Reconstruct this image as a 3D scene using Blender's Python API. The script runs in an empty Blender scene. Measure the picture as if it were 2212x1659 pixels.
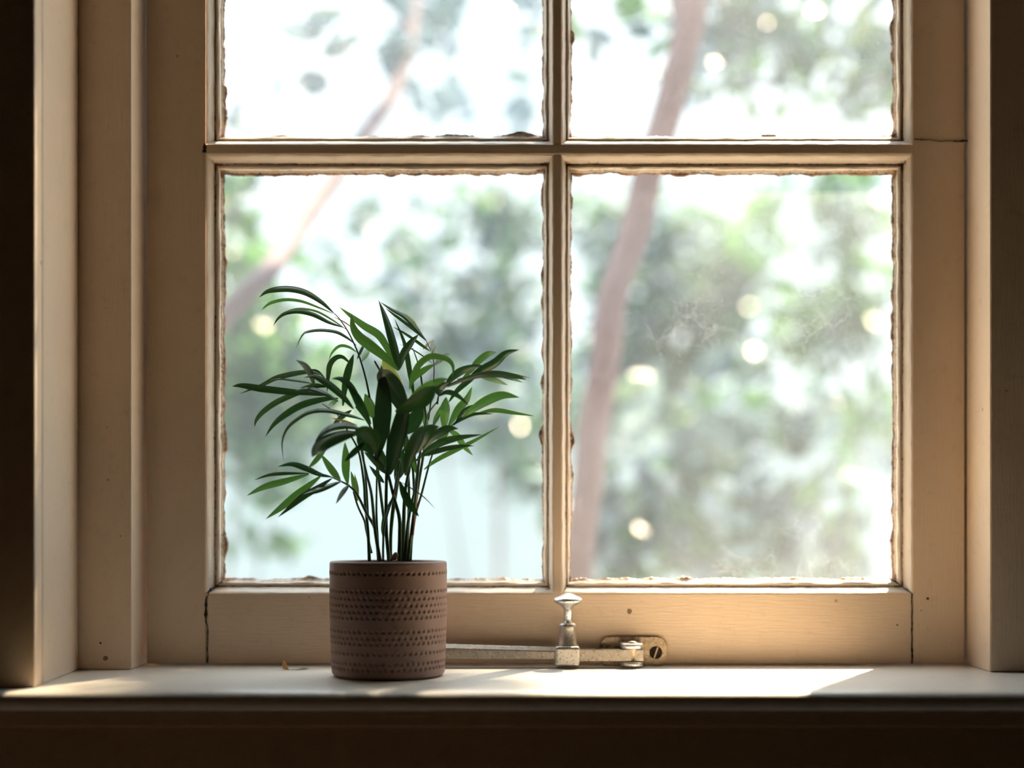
import bpy, math, random
import numpy as np
from mathutils import Vector, Matrix, noise

random.seed(7)
C = bpy.context.scene.collection
R = math.radians
F = 3072.0          # focal length in pixels of the 2212 px frame
CZ = 0.1549         # camera height above the sill top (z = 0 is the sill, y = distance from the camera)
VX, VY = 1106.0, 1130.0


def P(px, py, D):
    return Vector(((px - VX) / F * D, D, CZ + (VY - py) / F * D))


# ------------------------------------------------------------------ camera, sky, sun, exposure
cam = bpy.data.cameras.new('camera')
cam.lens = 50.0
cam.sensor_width = 36.0
cam.shift_y = 300.5 / 2212.0
cam.clip_start = 0.02
cam.clip_end = 300
cam.dof.use_dof = True
cam.dof.focus_distance = 1.475
cam.dof.aperture_fstop = 1.6
co = bpy.data.objects.new('camera', cam)
co.location = (0, 0, CZ)
co.rotation_euler = (R(90), 0, 0)
C.objects.link(co)
sc = bpy.context.scene
sc.camera = co

world = bpy.data.worlds.new('world')
sc.world = world
world.use_nodes = True
wn = world.node_tree
bg = wn.nodes['Background']
_tc = wn.nodes.new('ShaderNodeTexCoord')
_sx = wn.nodes.new('ShaderNodeSeparateXYZ')
_rp = wn.nodes.new('ShaderNodeValToRGB')
wn.links.new(_tc.outputs['Generated'], _sx.inputs[0])
wn.links.new(_sx.outputs['Z'], _rp.inputs['Fac'])
_e = _rp.color_ramp.elements
_e.new(0.4); _e.new(0.7)
# thin high cloud: three times brighter overhead than at the horizon
for _i, (_p, _c) in enumerate(((0.0, (0.25, 0.275, 0.285)), (0.36, (0.26, 0.285, 0.298)), (0.68, (0.80, 0.90, 1.0)), (1.0, (0.90, 0.96, 1.0)))):
    _e[_i].position = _p
    _e[_i].color = (*_c, 1)
wn.links.new(_rp.outputs['Color'], bg.inputs['Color'])
bg.inputs['Strength'].default_value = 5.2

sun = bpy.data.lights.new('sun', 'SUN')
sun.energy = 27.0
sun.color = (1.0, 0.77, 0.52)
sun.angle = R(1.2)
so = bpy.data.objects.new('sun', sun)
C.objects.link(so)
SUN_EL, SUN_AZ = 58.0, 30.0      # azimuth measured from straight outside towards the right
to_sun = Vector((math.sin(R(SUN_AZ)) * math.cos(R(SUN_EL)), math.cos(R(SUN_AZ)) * math.cos(R(SUN_EL)), math.sin(R(SUN_EL))))
so.rotation_euler = to_sun.to_track_quat('Z', 'Y').to_euler()
so.location = to_sun * 12

sc.view_settings.view_transform = 'Standard'
sc.view_settings.look = 'None'
sc.view_settings.exposure = 0.12
sc.view_settings.gamma = 1.0
sc.view_settings.use_curve_mapping = False
sc.cycles.max_bounces = 12
sc.cycles.diffuse_bounces = 6
sc.cycles.transparent_max_bounces = 16
sc.cycles.sample_clamp_indirect = 6.0
sc.cycles.use_denoising = True

# ------------------------------------------------------------------ helpers


def link(o, parent=None, **tags):
    C.objects.link(o)
    if parent is not None:
        o.parent = parent
    for k, v in tags.items():
        o[k] = v
    return o


def empty(name, loc=(0, 0, 0), parent=None, **tags):
    o = bpy.data.objects.new(name, None)
    o.empty_display_size = 0.03
    link(o, parent, **tags)
    o.location = loc
    return o


def mesh(name, verts, faces, mats, parent=None, smooth=False, midx=None, loc=None, **tags):
    me = bpy.data.meshes.new(name)
    base = Vector((0, 0, 0))
    if parent is not None:
        p = parent
        while p is not None:
            base += Vector(p.location)
            p = p.parent
    own = Vector(loc) if loc is not None else Vector((0, 0, 0))
    off = base + own
    me.from_pydata([tuple(Vector(v) - off) for v in verts], [], faces)
    for m in (mats if isinstance(mats, (list, tuple)) else [mats]):
        me.materials.append(m)
    if midx is not None:
        me.polygons.foreach_set('material_index', midx)
    if smooth:
        me.polygons.foreach_set('use_smooth', [True] * len(me.polygons))
    me.update()
    o = bpy.data.objects.new(name, me)
    link(o, parent, **tags)
    o.location = own
    return o


def bevel(o, w, seg=2):
    b = o.modifiers.new('bevel', 'BEVEL')
    b.width = w
    b.segments = seg
    b.limit_method = 'ANGLE'
    return o


class MB:
    def __init__(s):
        s.v, s.f, s.m = [], [], []

    def add(s, vs, fs, mi=0):
        n = len(s.v)
        s.v += [tuple(v) for v in vs]
        s.f += [tuple(i + n for i in f) for f in fs]
        s.m += [mi] * len(fs)

    def box(s, x0, x1, y0, y1, z0, z1, mi=0):
        vs = [(x, y, z) for x in (x0, x1) for y in (y0, y1) for z in (z0, z1)]
        fs = [(0, 1, 3, 2), (4, 6, 7, 5), (0, 4, 5, 1), (2, 3, 7, 6), (0, 2, 6, 4), (1, 5, 7, 3)]
        s.add(vs, fs, mi)

    def lathe(s, cx, cy, prof, n=32, mi=0, caps=True):
        """prof: list of (r, z)"""
        vs, fs = [], []
        for r, z in prof:
            for k in range(n):
                a = 2 * math.pi * k / n
                vs.append((cx + r * math.cos(a), cy + r * math.sin(a), z))
        for i in range(len(prof) - 1):
            for k in range(n):
                a, b = i * n + k, i * n + (k + 1) % n
                fs.append((a, b, b + n, a + n))
        if caps:
            fs.append(tuple(range(n))[::-1])
            fs.append(tuple((len(prof) - 1) * n + k for k in range(n)))
        s.add(vs, fs, mi)

    def tube(s, pts, rads, n=8, mi=0):
        pts = [Vector(p) for p in pts]
        vs, fs = [], []
        up = Vector((0, 1, 0))
        for i, p in enumerate(pts):
            t = (pts[min(i + 1, len(pts) - 1)] - pts[max(i - 1, 0)]).normalized()
            a = t.cross(up)
            if a.length < 1e-3:
                a = t.cross(Vector((1, 0, 0)))
            a.normalize()
            b = t.cross(a).normalized()
            for k in range(n):
                th = 2 * math.pi * k / n
                vs.append(p + (a * math.cos(th) + b * math.sin(th)) * rads[i])
        for i in range(len(pts) - 1):
            for k in range(n):
                q, w = i * n + k, i * n + (k + 1) % n
                fs.append((q, w, w + n, q + n))
        fs.append(tuple(range(n))[::-1])
        fs.append(tuple((len(pts) - 1) * n + k for k in range(n)))
        s.add(vs, fs, mi)

    def build(s, name, mats, parent=None, smooth=False, **tags):
        return mesh(name, s.v, s.f, mats, parent, smooth, s.m, **tags)


def spline(pts, n):
    """Catmull-Rom resampling of a list of vectors"""
    pts = [Vector(p) for p in pts]
    if len(pts) == 2:
        return [pts[0].lerp(pts[1], i / (n - 1)) for i in range(n)]
    q = [pts[0] * 2 - pts[1]] + pts + [pts[-1] * 2 - pts[-2]]
    out = []
    segs = len(pts) - 1
    for i in range(n):
        u = i / (n - 1) * segs
        k = min(int(u), segs - 1)
        t = u - k
        a, b, c, d = q[k], q[k + 1], q[k + 2], q[k + 3]
        out.append(0.5 * ((2 * b) + (c - a) * t + (2 * a - 5 * b + 4 * c - d) * t * t + (3 * b - a - 3 * c + d) * t ** 3))
    return out


# ------------------------------------------------------------------ materials


def newmat(name):
    m = bpy.data.materials.new(name)
    m.use_nodes = True
    nt = m.node_tree
    return m, nt, nt.nodes, nt.links, nt.nodes['Principled BSDF']


def nd(N, typ, **kw):
    n = N.new(typ)
    for k, v in kw.items():
        setattr(n, k, v)
    return n


def noise_node(N, L, scale, detail=4, rough=0.6, stretch=None, coord='Object'):
    tc = nd(N, 'ShaderNodeTexCoord')
    t = nd(N, 'ShaderNodeTexNoise')
    t.inputs['Scale'].default_value = scale
    t.inputs['Detail'].default_value = detail
    t.inputs['Roughness'].default_value = rough
    if stretch:
        mp = nd(N, 'ShaderNodeMapping')
        mp.inputs['Scale'].default_value = stretch
        L.new(tc.outputs[coord], mp.inputs['Vector'])
        L.new(mp.outputs['Vector'], t.inputs['Vector'])
    else:
        L.new(tc.outputs[coord], t.inputs['Vector'])
    return t


def ramp(N, L, src, stops):
    r = nd(N, 'ShaderNodeValToRGB')
    e = r.color_ramp.elements
    while len(e) < len(stops):
        e.new(0.5)
    for i, (p, c) in enumerate(stops):
        e[i].position = p
        e[i].color = c if len(c) == 4 else (*c, 1)
    L.new(src, r.inputs['Fac'])
    return r


def mixc(N, L, fac, a, b):
    m = nd(N, 'ShaderNodeMix', data_type='RGBA')
    for sock, val in ((m.inputs[0], fac), (m.inputs[6], a), (m.inputs[7], b)):
        if hasattr(val, 'links'):
            L.new(val, sock)
        elif isinstance(val, (int, float)):
            sock.default_value = val
        else:
            sock.default_value = (*val, 1) if len(val) == 3 else val
    return m.outputs[2]


def math_node(N, L, op, a, b=0.0):
    m = nd(N, 'ShaderNodeMath', operation=op)
    for i, v in enumerate((a, b)):
        if hasattr(v, 'links'):
            L.new(v, m.inputs[i])
        else:
            m.inputs[i].default_value = v
    return m.outputs[0]


def paint(name, col, rough=0.4, stretch=(1, 1, 6), specks=0.5, dirt_attr=False, bump=0.25, wear=0.0):
    m, nt, N, L, B = newmat(name)
    n1 = noise_node(N, L, 9, 5)
    col2 = tuple(c * 0.86 for c in col)
    base = mixc(N, L, n1.outputs['Fac'], col, col2)
    # brushed dirt film
    n2 = noise_node(N, L, 60, 6, 0.7)
    r2 = ramp(N, L, n2.outputs['Fac'], [(0.56, (0, 0, 0)), (0.80, (1, 1, 1))])
    f2 = math_node(N, L, 'MULTIPLY', r2.outputs['Color'], 0.35)
    base = mixc(N, L, f2, base, (0.42, 0.30, 0.19))
    # tiny fly specks
    tc = nd(N, 'ShaderNodeTexCoord')
    v = nd(N, 'ShaderNodeTexVoronoi')
    v.inputs['Scale'].default_value = 45
    L.new(tc.outputs['Object'], v.inputs['Vector'])
    sz = noise_node(N, L, 23, 1)
    szr = ramp(N, L, sz.outputs['Fac'], [(0.52, (0, 0, 0)), (0.75, (0.12, 0.12, 0.12))])
    lt = math_node(N, L, 'LESS_THAN', v.outputs['Distance'], szr.outputs['Color'])
    lt = math_node(N, L, 'MULTIPLY', lt, specks)
    base = mixc(N, L, lt, base, (0.10, 0.065, 0.04))
    if dirt_attr:
        at = nd(N, 'ShaderNodeAttribute', attribute_name='grime')
        n3 = noise_node(N, L, 220, 4, 0.7)
        s = math_node(N, L, 'ADD', at.outputs['Fac'], math_node(N, L, 'MULTIPLY', math_node(N, L, 'SUBTRACT', n3.outputs['Fac'], 0.5), 1.3))
        rr = ramp(N, L, s, [(0.46, (0, 0, 0)), (0.74, (1, 1, 1))])
        n4 = noise_node(N, L, 60, 3, 0.6)
        gc = ramp(N, L, n4.outputs['Fac'], [(0.30, (0.05, 0.028, 0.016)), (0.50, (0.25, 0.12, 0.055)), (0.68, (0.50, 0.30, 0.17))])
        base = mixc(N, L, rr.outputs['Color'], base, gc.outputs['Color'])
    L.new(base, B.inputs['Base Color'])
    B.inputs['Roughness'].default_value = rough
    B.inputs['Specular IOR Level'].default_value = 0.45
    nb = noise_node(N, L, 55, 5, 0.6, stretch)
    nb2 = noise_node(N, L, 9, 2, 0.5)
    s = math_node(N, L, 'ADD', nb.outputs['Fac'], math_node(N, L, 'MULTIPLY', nb2.outputs['Fac'], 3.0))
    bp = nd(N, 'ShaderNodeBump')
    bp.inputs['Strength'].default_value = bump
    bp.inputs['Distance'].default_value = 0.002
    L.new(s, bp.inputs['Height'])
    L.new(bp.outputs['Normal'], B.inputs['Normal'])
    return m


CREAM = (0.83, 0.65, 0.475)
M = {}
M['cream_v'] = paint('cream_gloss_paint_upright', CREAM, 0.42, (7, 7, 0.6))
M['cream_h'] = paint('cream_gloss_paint_level', CREAM, 0.42, (0.6, 7, 7))
M['sill'] = paint('sill_paint', (0.84, 0.77, 0.68), 0.33, (0.8, 4, 4), specks=0.8, bump=0.18)
M['mould'] = paint('moulding_paint', (0.86, 0.74, 0.61), 0.38, (3, 3, 3), dirt_attr=True, bump=0.3)
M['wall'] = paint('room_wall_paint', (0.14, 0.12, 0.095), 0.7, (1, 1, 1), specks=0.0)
M['outer'] = paint('outer_wall_paint', (0.70, 0.66, 0.58), 0.8, (1, 1, 1), specks=0.0)


def flat(name, col, rough=0.6, metal=0.0, nscale=30, var=0.25, bump=0.2, bdist=0.001):
    m, nt, N, L, B = newmat(name)
    n = noise_node(N, L, nscale, 5)
    c = mixc(N, L, n.outputs['Fac'], tuple(x * (1 + var) for x in col), tuple(x * (1 - var) for x in col))
    L.new(c, B.inputs['Base Color'])
    B.inputs['Roughness'].default_value = rough
    B.inputs['Metallic'].default_value = metal
    bp = nd(N, 'ShaderNodeBump')
    bp.inputs['Strength'].default_value = bump
    bp.inputs['Distance'].default_value = bdist
    L.new(n.outputs['Fac'], bp.inputs['Height'])
    L.new(bp.outputs['Normal'], B.inputs['Normal'])
    return m


M['crack'] = flat('crack_shade_grime', (0.030, 0.018, 0.012), 0.9, nscale=120)  # gap and hole shade put into the colour; grime spots use it too
M['floor'] = flat('floor_boards', (0.15, 0.105, 0.07), 0.5, nscale=6)
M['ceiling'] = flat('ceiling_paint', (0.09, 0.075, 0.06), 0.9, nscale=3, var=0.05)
M['pot'] = flat('mauve_brown_ceramic', (0.31, 0.195, 0.155), 0.5, nscale=9, var=0.05, bump=0.1, bdist=0.0005)
M['soil'] = flat('potting_soil', (0.05, 0.032, 0.02), 0.95, nscale=260, var=0.5, bump=1.0, bdist=0.004)
M['barkchip'] = flat('bark_chip', (0.42, 0.24, 0.13), 0.8, nscale=150, var=0.3)
M['bark_grey'] = flat('grey_mauve_bark', (0.12, 0.09, 0.105), 0.85, nscale=14, var=0.35, bump=0.6, bdist=0.01)
M['trunk'] = flat('pinkish_bark', (0.17, 0.105, 0.10), 0.85, nscale=14, var=0.35, bump=0.6, bdist=0.01)
M['gravel'] = flat('pale_gravel', (0.22, 0.24, 0.24), 0.9, nscale=1.2, var=0.35)
M['render'] = flat('pale_render', (0.38, 0.44, 0.45), 0.9, nscale=2, var=0.08)


def metal_mat(name, col, paintcol, amount):
    m, nt, N, L, B = newmat(name)
    n = noise_node(N, L, 160, 6, 0.75)
    r = ramp(N, L, n.outputs['Fac'], [(amount, (0, 0, 0)), (amount + 0.05, (1, 1, 1))])
    n2 = noise_node(N, L, 420, 3, 0.7)
    r2 = ramp(N, L, n2.outputs['Fac'], [(0.55, (0, 0, 0)), (0.66, (1, 1, 1))])
    c = mixc(N, L, r.outputs['Color'], col, paintcol)
    c = mixc(N, L, math_node(N, L, 'MULTIPLY', r2.outputs['Color'], 0.75), c, (0.16, 0.085, 0.04))
    L.new(c, B.inputs['Base Color'])
    mt = math_node(N, L, 'SUBTRACT', 1.0, r.outputs['Color'])
    mt = math_node(N, L, 'MULTIPLY', mt, math_node(N, L, 'SUBTRACT', 1.0, r2.outputs['Color']))
    L.new(math_node(N, L, 'MULTIPLY', mt, 0.9), B.inputs['Metallic'])
    B.inputs['Roughness'].default_value = 0.33
    bp = nd(N, 'ShaderNodeBump')
    bp.inputs['Strength'].default_value = 0.35
    bp.inputs['Distance'].default_value = 0.0006
    L.new(n.outputs['Fac'], bp.inputs['Height'])
    L.new(bp.outputs['Normal'], B.inputs['Normal'])
    return m


M['steel'] = metal_mat('worn_plated_steel', (0.56, 0.53, 0.49), (0.66, 0.55, 0.42), 0.60)
M['bar'] = metal_mat('paint_spattered_steel', (0.40, 0.36, 0.31), (0.60, 0.50, 0.38), 0.56)
M['plate'] = metal_mat('overpainted_plate', (0.34, 0.27, 0.19), (0.62, 0.46, 0.30), 0.48)
M['shiny'] = metal_mat('polished_plated_steel', (0.80, 0.80, 0.80), (0.70, 0.62, 0.5), 0.72)


def leaf_mat(name, dark, light, trans, rough=0.35, tfac=0.45, nscale=18, stretch=None, spec=0.5):
    m, nt, N, L, B = newmat(name)
    n = noise_node(N, L, nscale, 3, 0.55, stretch)
    c = mixc(N, L, n.outputs['Fac'], dark, light)
    L.new(c, B.inputs['Base Color'])
    B.inputs['Roughness'].default_value = rough
    B.inputs['Specular IOR Level'].default_value = spec
    t = nd(N, 'ShaderNodeBsdfTranslucent')
    t.inputs['Color'].default_value = (*trans, 1)
    mx = nd(N, 'ShaderNodeMixShader')
    mx.inputs[0].default_value = tfac
    L.new(B.outputs[0], mx.inputs[1])
    L.new(t.outputs[0], mx.inputs[2])
    L.new(mx.outputs[0], N['Material Output'].inputs['Surface'])
    return m


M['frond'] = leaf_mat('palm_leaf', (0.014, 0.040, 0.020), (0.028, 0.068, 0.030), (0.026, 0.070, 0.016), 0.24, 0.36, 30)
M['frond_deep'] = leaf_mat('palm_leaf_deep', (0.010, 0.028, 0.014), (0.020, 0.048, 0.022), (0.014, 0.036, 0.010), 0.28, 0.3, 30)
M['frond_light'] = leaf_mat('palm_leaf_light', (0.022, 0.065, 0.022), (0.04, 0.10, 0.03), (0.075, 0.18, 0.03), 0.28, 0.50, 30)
M['frond_yellow'] = leaf_mat('palm_leaf_yellowed', (0.07, 0.11, 0.03), (0.18, 0.17, 0.06), (0.24, 0.27, 0.06), 0.4, 0.5, 60)
M['frond_brown'] = leaf_mat('palm_leaf_dried', (0.16, 0.11, 0.06), (0.24, 0.18, 0.10), (0.3, 0.22, 0.10), 0.5, 0.4, 60)
M['stem'] = flat('palm_stem', (0.07, 0.13, 0.05), 0.4, nscale=90, var=0.45)
M['stem_brown'] = flat('palm_stem_sheath', (0.22, 0.085, 0.03), 0.6, nscale=70, var=0.6)
M['dead'] = leaf_mat('dried_petal', (0.55, 0.36, 0.12), (0.66, 0.46, 0.20), (0.70, 0.48, 0.18), 0.5, 0.4, 50)
M['deadpale'] = leaf_mat('pale_papery_petal', (0.62, 0.54, 0.50), (0.72, 0.64, 0.58), (0.6, 0.5, 0.45), 0.5, 0.3, 50)
M['leaf_a'] = leaf_mat('garden_leaf_green', (0.04, 0.08, 0.03), (0.08, 0.15, 0.06), (0.08, 0.18, 0.055), 0.35, 0.5, 2)
M['leaf_b'] = leaf_mat('garden_leaf_grey_green', (0.05, 0.075, 0.06), (0.1, 0.14, 0.115), (0.085, 0.13, 0.08), 0.3, 0.45, 2, spec=0.8)
M['leaf_c'] = leaf_mat('garden_leaf_blue_green', (0.045, 0.07, 0.08), (0.085, 0.125, 0.15), (0.065, 0.105, 0.11), 0.3, 0.4, 2, spec=0.8)
M['leaf_e'] = leaf_mat('garden_leaf_slate', (0.10, 0.14, 0.17), (0.15, 0.21, 0.26), (0.10, 0.15, 0.19), 0.3, 0.4, 2, spec=0.5)
M['stain'] = flat('stain', (0.24, 0.16, 0.09), 0.7, nscale=120)
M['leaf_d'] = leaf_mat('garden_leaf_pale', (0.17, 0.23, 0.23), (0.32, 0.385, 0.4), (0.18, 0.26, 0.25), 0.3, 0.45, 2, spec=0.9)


def glass_mat():
    m = bpy.data.materials.new('dusty_glass')
    m.use_nodes = True
    N, L = m.node_tree.nodes, m.node_tree.links
    N.remove(N['Principled BSDF'])
    tr = nd(N, 'ShaderNodeBsdfTransparent')
    tr.inputs['Color'].default_value = (0.97, 0.99, 0.985, 1)
    tl = nd(N, 'ShaderNodeBsdfTranslucent')
    tl.inputs['Color'].default_value = (0.70, 0.78, 0.86, 1)
    df = nd(N, 'ShaderNodeBsdfDiffuse')
    df.inputs['Color'].default_value = (0.50, 0.55, 0.60, 1)
    dm = nd(N, 'ShaderNodeMixShader')
    dm.inputs[0].default_value = 0.15
    L.new(tl.outputs[0], dm.inputs[1])
    L.new(df.outputs[0], dm.inputs[2])
    n1 = noise_node(N, L, 5, 4, 0.6)
    r1 = ramp(N, L, n1.outputs['Fac'], [(0.35, (0.05,) * 3), (0.7, (0.11,) * 3)])
    n2 = noise_node(N, L, 900, 2, 0.7)
    r2 = ramp(N, L, n2.outputs['Fac'], [(0.55, (0.0,) * 3), (0.75, (0.12,) * 3)])
    # scattered white specks
    tc = nd(N, 'ShaderNodeTexCoord')
    v = nd(N, 'ShaderNodeTexVoronoi')
    v.inputs['Scale'].default_value = 110
    L.new(tc.outputs['Object'], v.inputs['Vector'])
    sn = noise_node(N, L, 40, 2)
    sr = ramp(N, L, sn.outputs['Fac'], [(0.60, (0,) * 3), (0.85, (0.14,) * 3)])
    sp = math_node(N, L, 'MULTIPLY', math_node(N, L, 'LESS_THAN', v.outputs['Distance'], sr.outputs['Color']), 0.45)
    # hair-fine scratches and cobweb threads
    acc = sp
    for sc_, thr, zone in ((22, 0.022, 0.55), (31, 0.018, 0.60)):
        vv = nd(N, 'ShaderNodeTexVoronoi', feature='DISTANCE_TO_EDGE')
        vv.inputs['Scale'].default_value = sc_
        wob = noise_node(N, L, 30, 3)
        ad = nd(N, 'ShaderNodeMixRGB', blend_type='ADD')
        ad.inputs[0].default_value = 0.05
        L.new(tc.outputs['Object'], ad.inputs[1])
        L.new(wob.outputs['Color'], ad.inputs[2])
        L.new(ad.outputs[0], vv.inputs['Vector'])
        ln = math_node(N, L, 'LESS_THAN', vv.outputs['Distance'], thr)
        zn = noise_node(N, L, 7, 2)
        zr = ramp(N, L, zn.outputs['Fac'], [(zone - 0.03, (0,) * 3), (zone + 0.05, (1,) * 3)])
        ln = math_node(N, L, 'MULTIPLY', math_node(N, L, 'MULTIPLY', ln, zr.outputs['Color']), 0.03)
        acc = math_node(N, L, 'ADD', acc, ln)
    acc = math_node(N, L, 'ADD', acc, r1.outputs['Color'])
    acc = math_node(N, L, 'ADD', acc, r2.outputs['Color'])
    acc = math_node(N, L, 'MULTIPLY', acc, 0.66)
    mx = nd(N, 'ShaderNodeMixShader')
    L.new(acc, mx.inputs[0])
    L.new(tr.outputs[0], mx.inputs[1])
    L.new(dm.outputs[0], mx.inputs[2])
    L.new(mx.outputs[0], N['Material Output'].inputs['Surface'])
    return m


M['glass'] = glass_mat()

# ------------------------------------------------------------------ the room
D_SASH = 1.55
ZT = 1.09     # underside of the window head
m = MB(); m.box(-1.9, 1.9, -2.4, 1.318, -0.93, -0.90); m.build('floor', M['floor'], kind='structure')
m = MB(); m.box(-1.9, 1.9, -2.4, 1.62, 1.62, 1.66); m.build('ceiling', M['ceiling'], kind='structure')
m = MB(); m.box(-1.94, -1.9, -2.4, 1.62, -0.93, 1.66); m.build('wall_left', M['wall'], kind='structure')
m = MB(); m.box(1.9, 1.94, -2.4, 1.62, -0.93, 1.66); m.build('wall_right', M['wall'], kind='structure')
m = MB(); m.box(-1.94, 1.94, -2.44, -2.4, -0.93, 1.66); m.build('wall_back', M['wall'], kind='structure')
m = MB()
m.box(-1.9, -0.52, 1.36, 1.62, -0.90, 1.62)
m.box(0.62, 1.9, 1.36, 1.62, -0.90, 1.62)
m.box(-0.52, 0.62, 1.36, 1.62, ZT + 0.04, 1.62)
m.box(-0.52, 0.62, 1.36, 1.62, -0.90, -0.03)
m.build('wall_front', M['wall'], kind='structure')

# left casing board with its square arris, groove and the splayed reveal board behind it
m = MB(); m.box(-0.60, -0.4487, 1.337, 1.3590, 0.0, 1.17)
bevel(m.build('trim_1', M['cream_v'], kind='structure'), 0.0015)
m = MB()
zz0, zz1 = 0.0, ZT + 0.04
vs = [(-0.4502, 1.3650, zz0), (-0.4575, 1.50, zz0), (-0.515, 1.50, zz0), (-0.515, 1.3650, zz0)]
vs += [(x, y, zz1) for x, y, _ in vs]
m.add(vs, [(3, 2, 1, 0), (4, 5, 6, 7), (0, 1, 5, 4), (1, 2, 6, 5), (2, 3, 7, 6), (3, 0, 4, 7)])
bevel(m.build('trim_2', M['cream_v'], kind='structure'), 0.002)
# right casing board
m = MB(); m.box(0.4965, 0.619, 1.478, 1.62, 0.0, ZT + 0.04)
bevel(m.build('trim_3', M['cream_v'], kind='structure'), 0.002)
# board under the sill
m = MB()
m.box(-0.75, 0.75, 1.3175, 1.36, -0.20, -0.019)
m.box(-0.75, 0.75, 1.3140, 1.33, -0.034, -0.019)
bevel(m.build('trim_4', M['cream_h'], kind='structure'), 0.002)
# head casing
m = MB(); m.box(-0.60, 0.62, 1.337, 1.36, ZT + 0.0, ZT + 0.09)
bevel(m.build('trim_5', M['cream_h'], kind='structure'), 0.002)

win = empty('window_1', (0.0, 1.55, 0.0), kind='structure')

# sill with a soft rounded nose; slight hand-worn waviness
xs = np.linspace(-0.75, 0.75, 151)
prof = [(1.62, 0.0), (1.56, 0.0), (1.50, 0.0), (1.44, 0.0), (1.38, 0.0), (1.33, 0.0), (1.312, -0.0004), (1.3075, -0.0018), (1.3045, -0.0048),
        (1.3040, -0.009), (1.3050, -0.0145), (1.309, -0.0180), (1.318, -0.019), (1.36, -0.019)]
vs, fs = [], []
for x in xs:
    for (y, z) in prof:
        w = 0.0004 * noise.noise(Vector((x * 9, y * 9, 0.3)))
        w2 = 0.0009 * noise.noise(Vector((x * 7, 5.5, z * 40))) if y < 1.32 else 0
        vs.append((x, y + w2, z + (w if z > -0.01 and y < 1.5 else 0)))
k = len(prof)
for i in range(len(xs) - 1):
    for j in range(k - 1):
        a = i * k + j
        fs.append((a, a + 1, a + k + 1, a + k))
mesh('window_sill', vs, fs, M['sill'], win, smooth=True)

# outer frame: post left of the casement, head, outside sill
m = MB()
m.box(-0.515, -0.4019, 1.502, 1.62, 0.0, ZT + 0.04)
bevel(m.build('window_frame', M['cream_v'], win), 0.0018)
m = MB()
m.box(-0.4019, 0.4965, 1.50, 1.62, ZT, ZT + 0.04)
bevel(m.build('window_frame', M['cream_h'], win), 0.0018)
m = MB()
m.box(-0.50, 0.60, 1.62, 1.70, -0.06, -0.012)
bevel(m.build('window_frame', M['cream_h'], win), 0.0018)

# casement sash
SX0, SX1 = -0.3984, 0.4955
YB = 1.590


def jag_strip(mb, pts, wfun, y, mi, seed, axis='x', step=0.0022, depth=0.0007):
    """irregular crack: strip coloured with gap shade and grime, slightly proud of the paint"""
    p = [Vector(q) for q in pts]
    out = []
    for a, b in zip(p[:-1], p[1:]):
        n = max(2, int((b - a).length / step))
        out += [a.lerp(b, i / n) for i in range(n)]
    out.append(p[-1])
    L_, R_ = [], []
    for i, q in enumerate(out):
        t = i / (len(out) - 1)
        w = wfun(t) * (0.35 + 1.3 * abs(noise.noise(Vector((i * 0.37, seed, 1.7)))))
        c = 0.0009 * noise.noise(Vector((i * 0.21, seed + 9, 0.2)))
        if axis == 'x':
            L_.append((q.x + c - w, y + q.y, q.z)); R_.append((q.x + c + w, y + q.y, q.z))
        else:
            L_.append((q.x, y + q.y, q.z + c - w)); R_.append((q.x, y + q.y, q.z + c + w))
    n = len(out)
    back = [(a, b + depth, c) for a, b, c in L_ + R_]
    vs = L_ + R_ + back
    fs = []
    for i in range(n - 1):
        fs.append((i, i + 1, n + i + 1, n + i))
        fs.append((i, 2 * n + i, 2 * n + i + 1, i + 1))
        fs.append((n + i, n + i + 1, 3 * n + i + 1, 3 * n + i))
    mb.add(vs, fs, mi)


X_L, X_R = P(445, 0, D_SASH).x, P(1970.5, 0, D_SASH).x
Z_B, Z_T1, Z_T2 = P(0, 1282, D_SASH).z, P(0, 334, D_SASH).z, P(0, 311, D_SASH).z
Z_TOP = 1.035
XM0, XM1 = P(1194.5, 0, D_SASH).x, P(1213.5, 0, D_SASH).x


def board(name, x0, x1, z0, z1, mat, cracks=None, y0=D_SASH):
    m = MB(); m.box(x0, x1, y0, YB, z0, z1)
    o = m.build(name, [mat], win)
    bevel(o, 0.0012, 2)
    return o


board('stile', SX0, X_L, 0.0015, ZT - 0.003, M['cream_v'])
board('stile', X_R, SX1 - 0.002, 0.0015, ZT - 0.003, M['cream_v'])
board('bottom_rail', X_L + 0.0004, X_R - 0.0004, 0.0015, Z_B, M['cream_h'])
board('top_rail', X_L + 0.0004, X_R - 0.0004, Z_TOP, ZT - 0.003, M['cream_h'])
m = MB()
m.box(XM0, XM1, D_SASH + 0.0, YB, Z_B - 0.0008, Z_T1)
m.box(XM0, XM1, D_SASH + 0.0, YB, Z_T2, Z_TOP)
bevel(m.build('muntin', [M['cream_v']], win), 0.0012)
m = MB(); m.box(X_L, X_R, D_SASH - 0.0006, YB, Z_T1, Z_T2)
bevel(m.build('muntin', [M['cream_h']], win), 0.0014)

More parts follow.
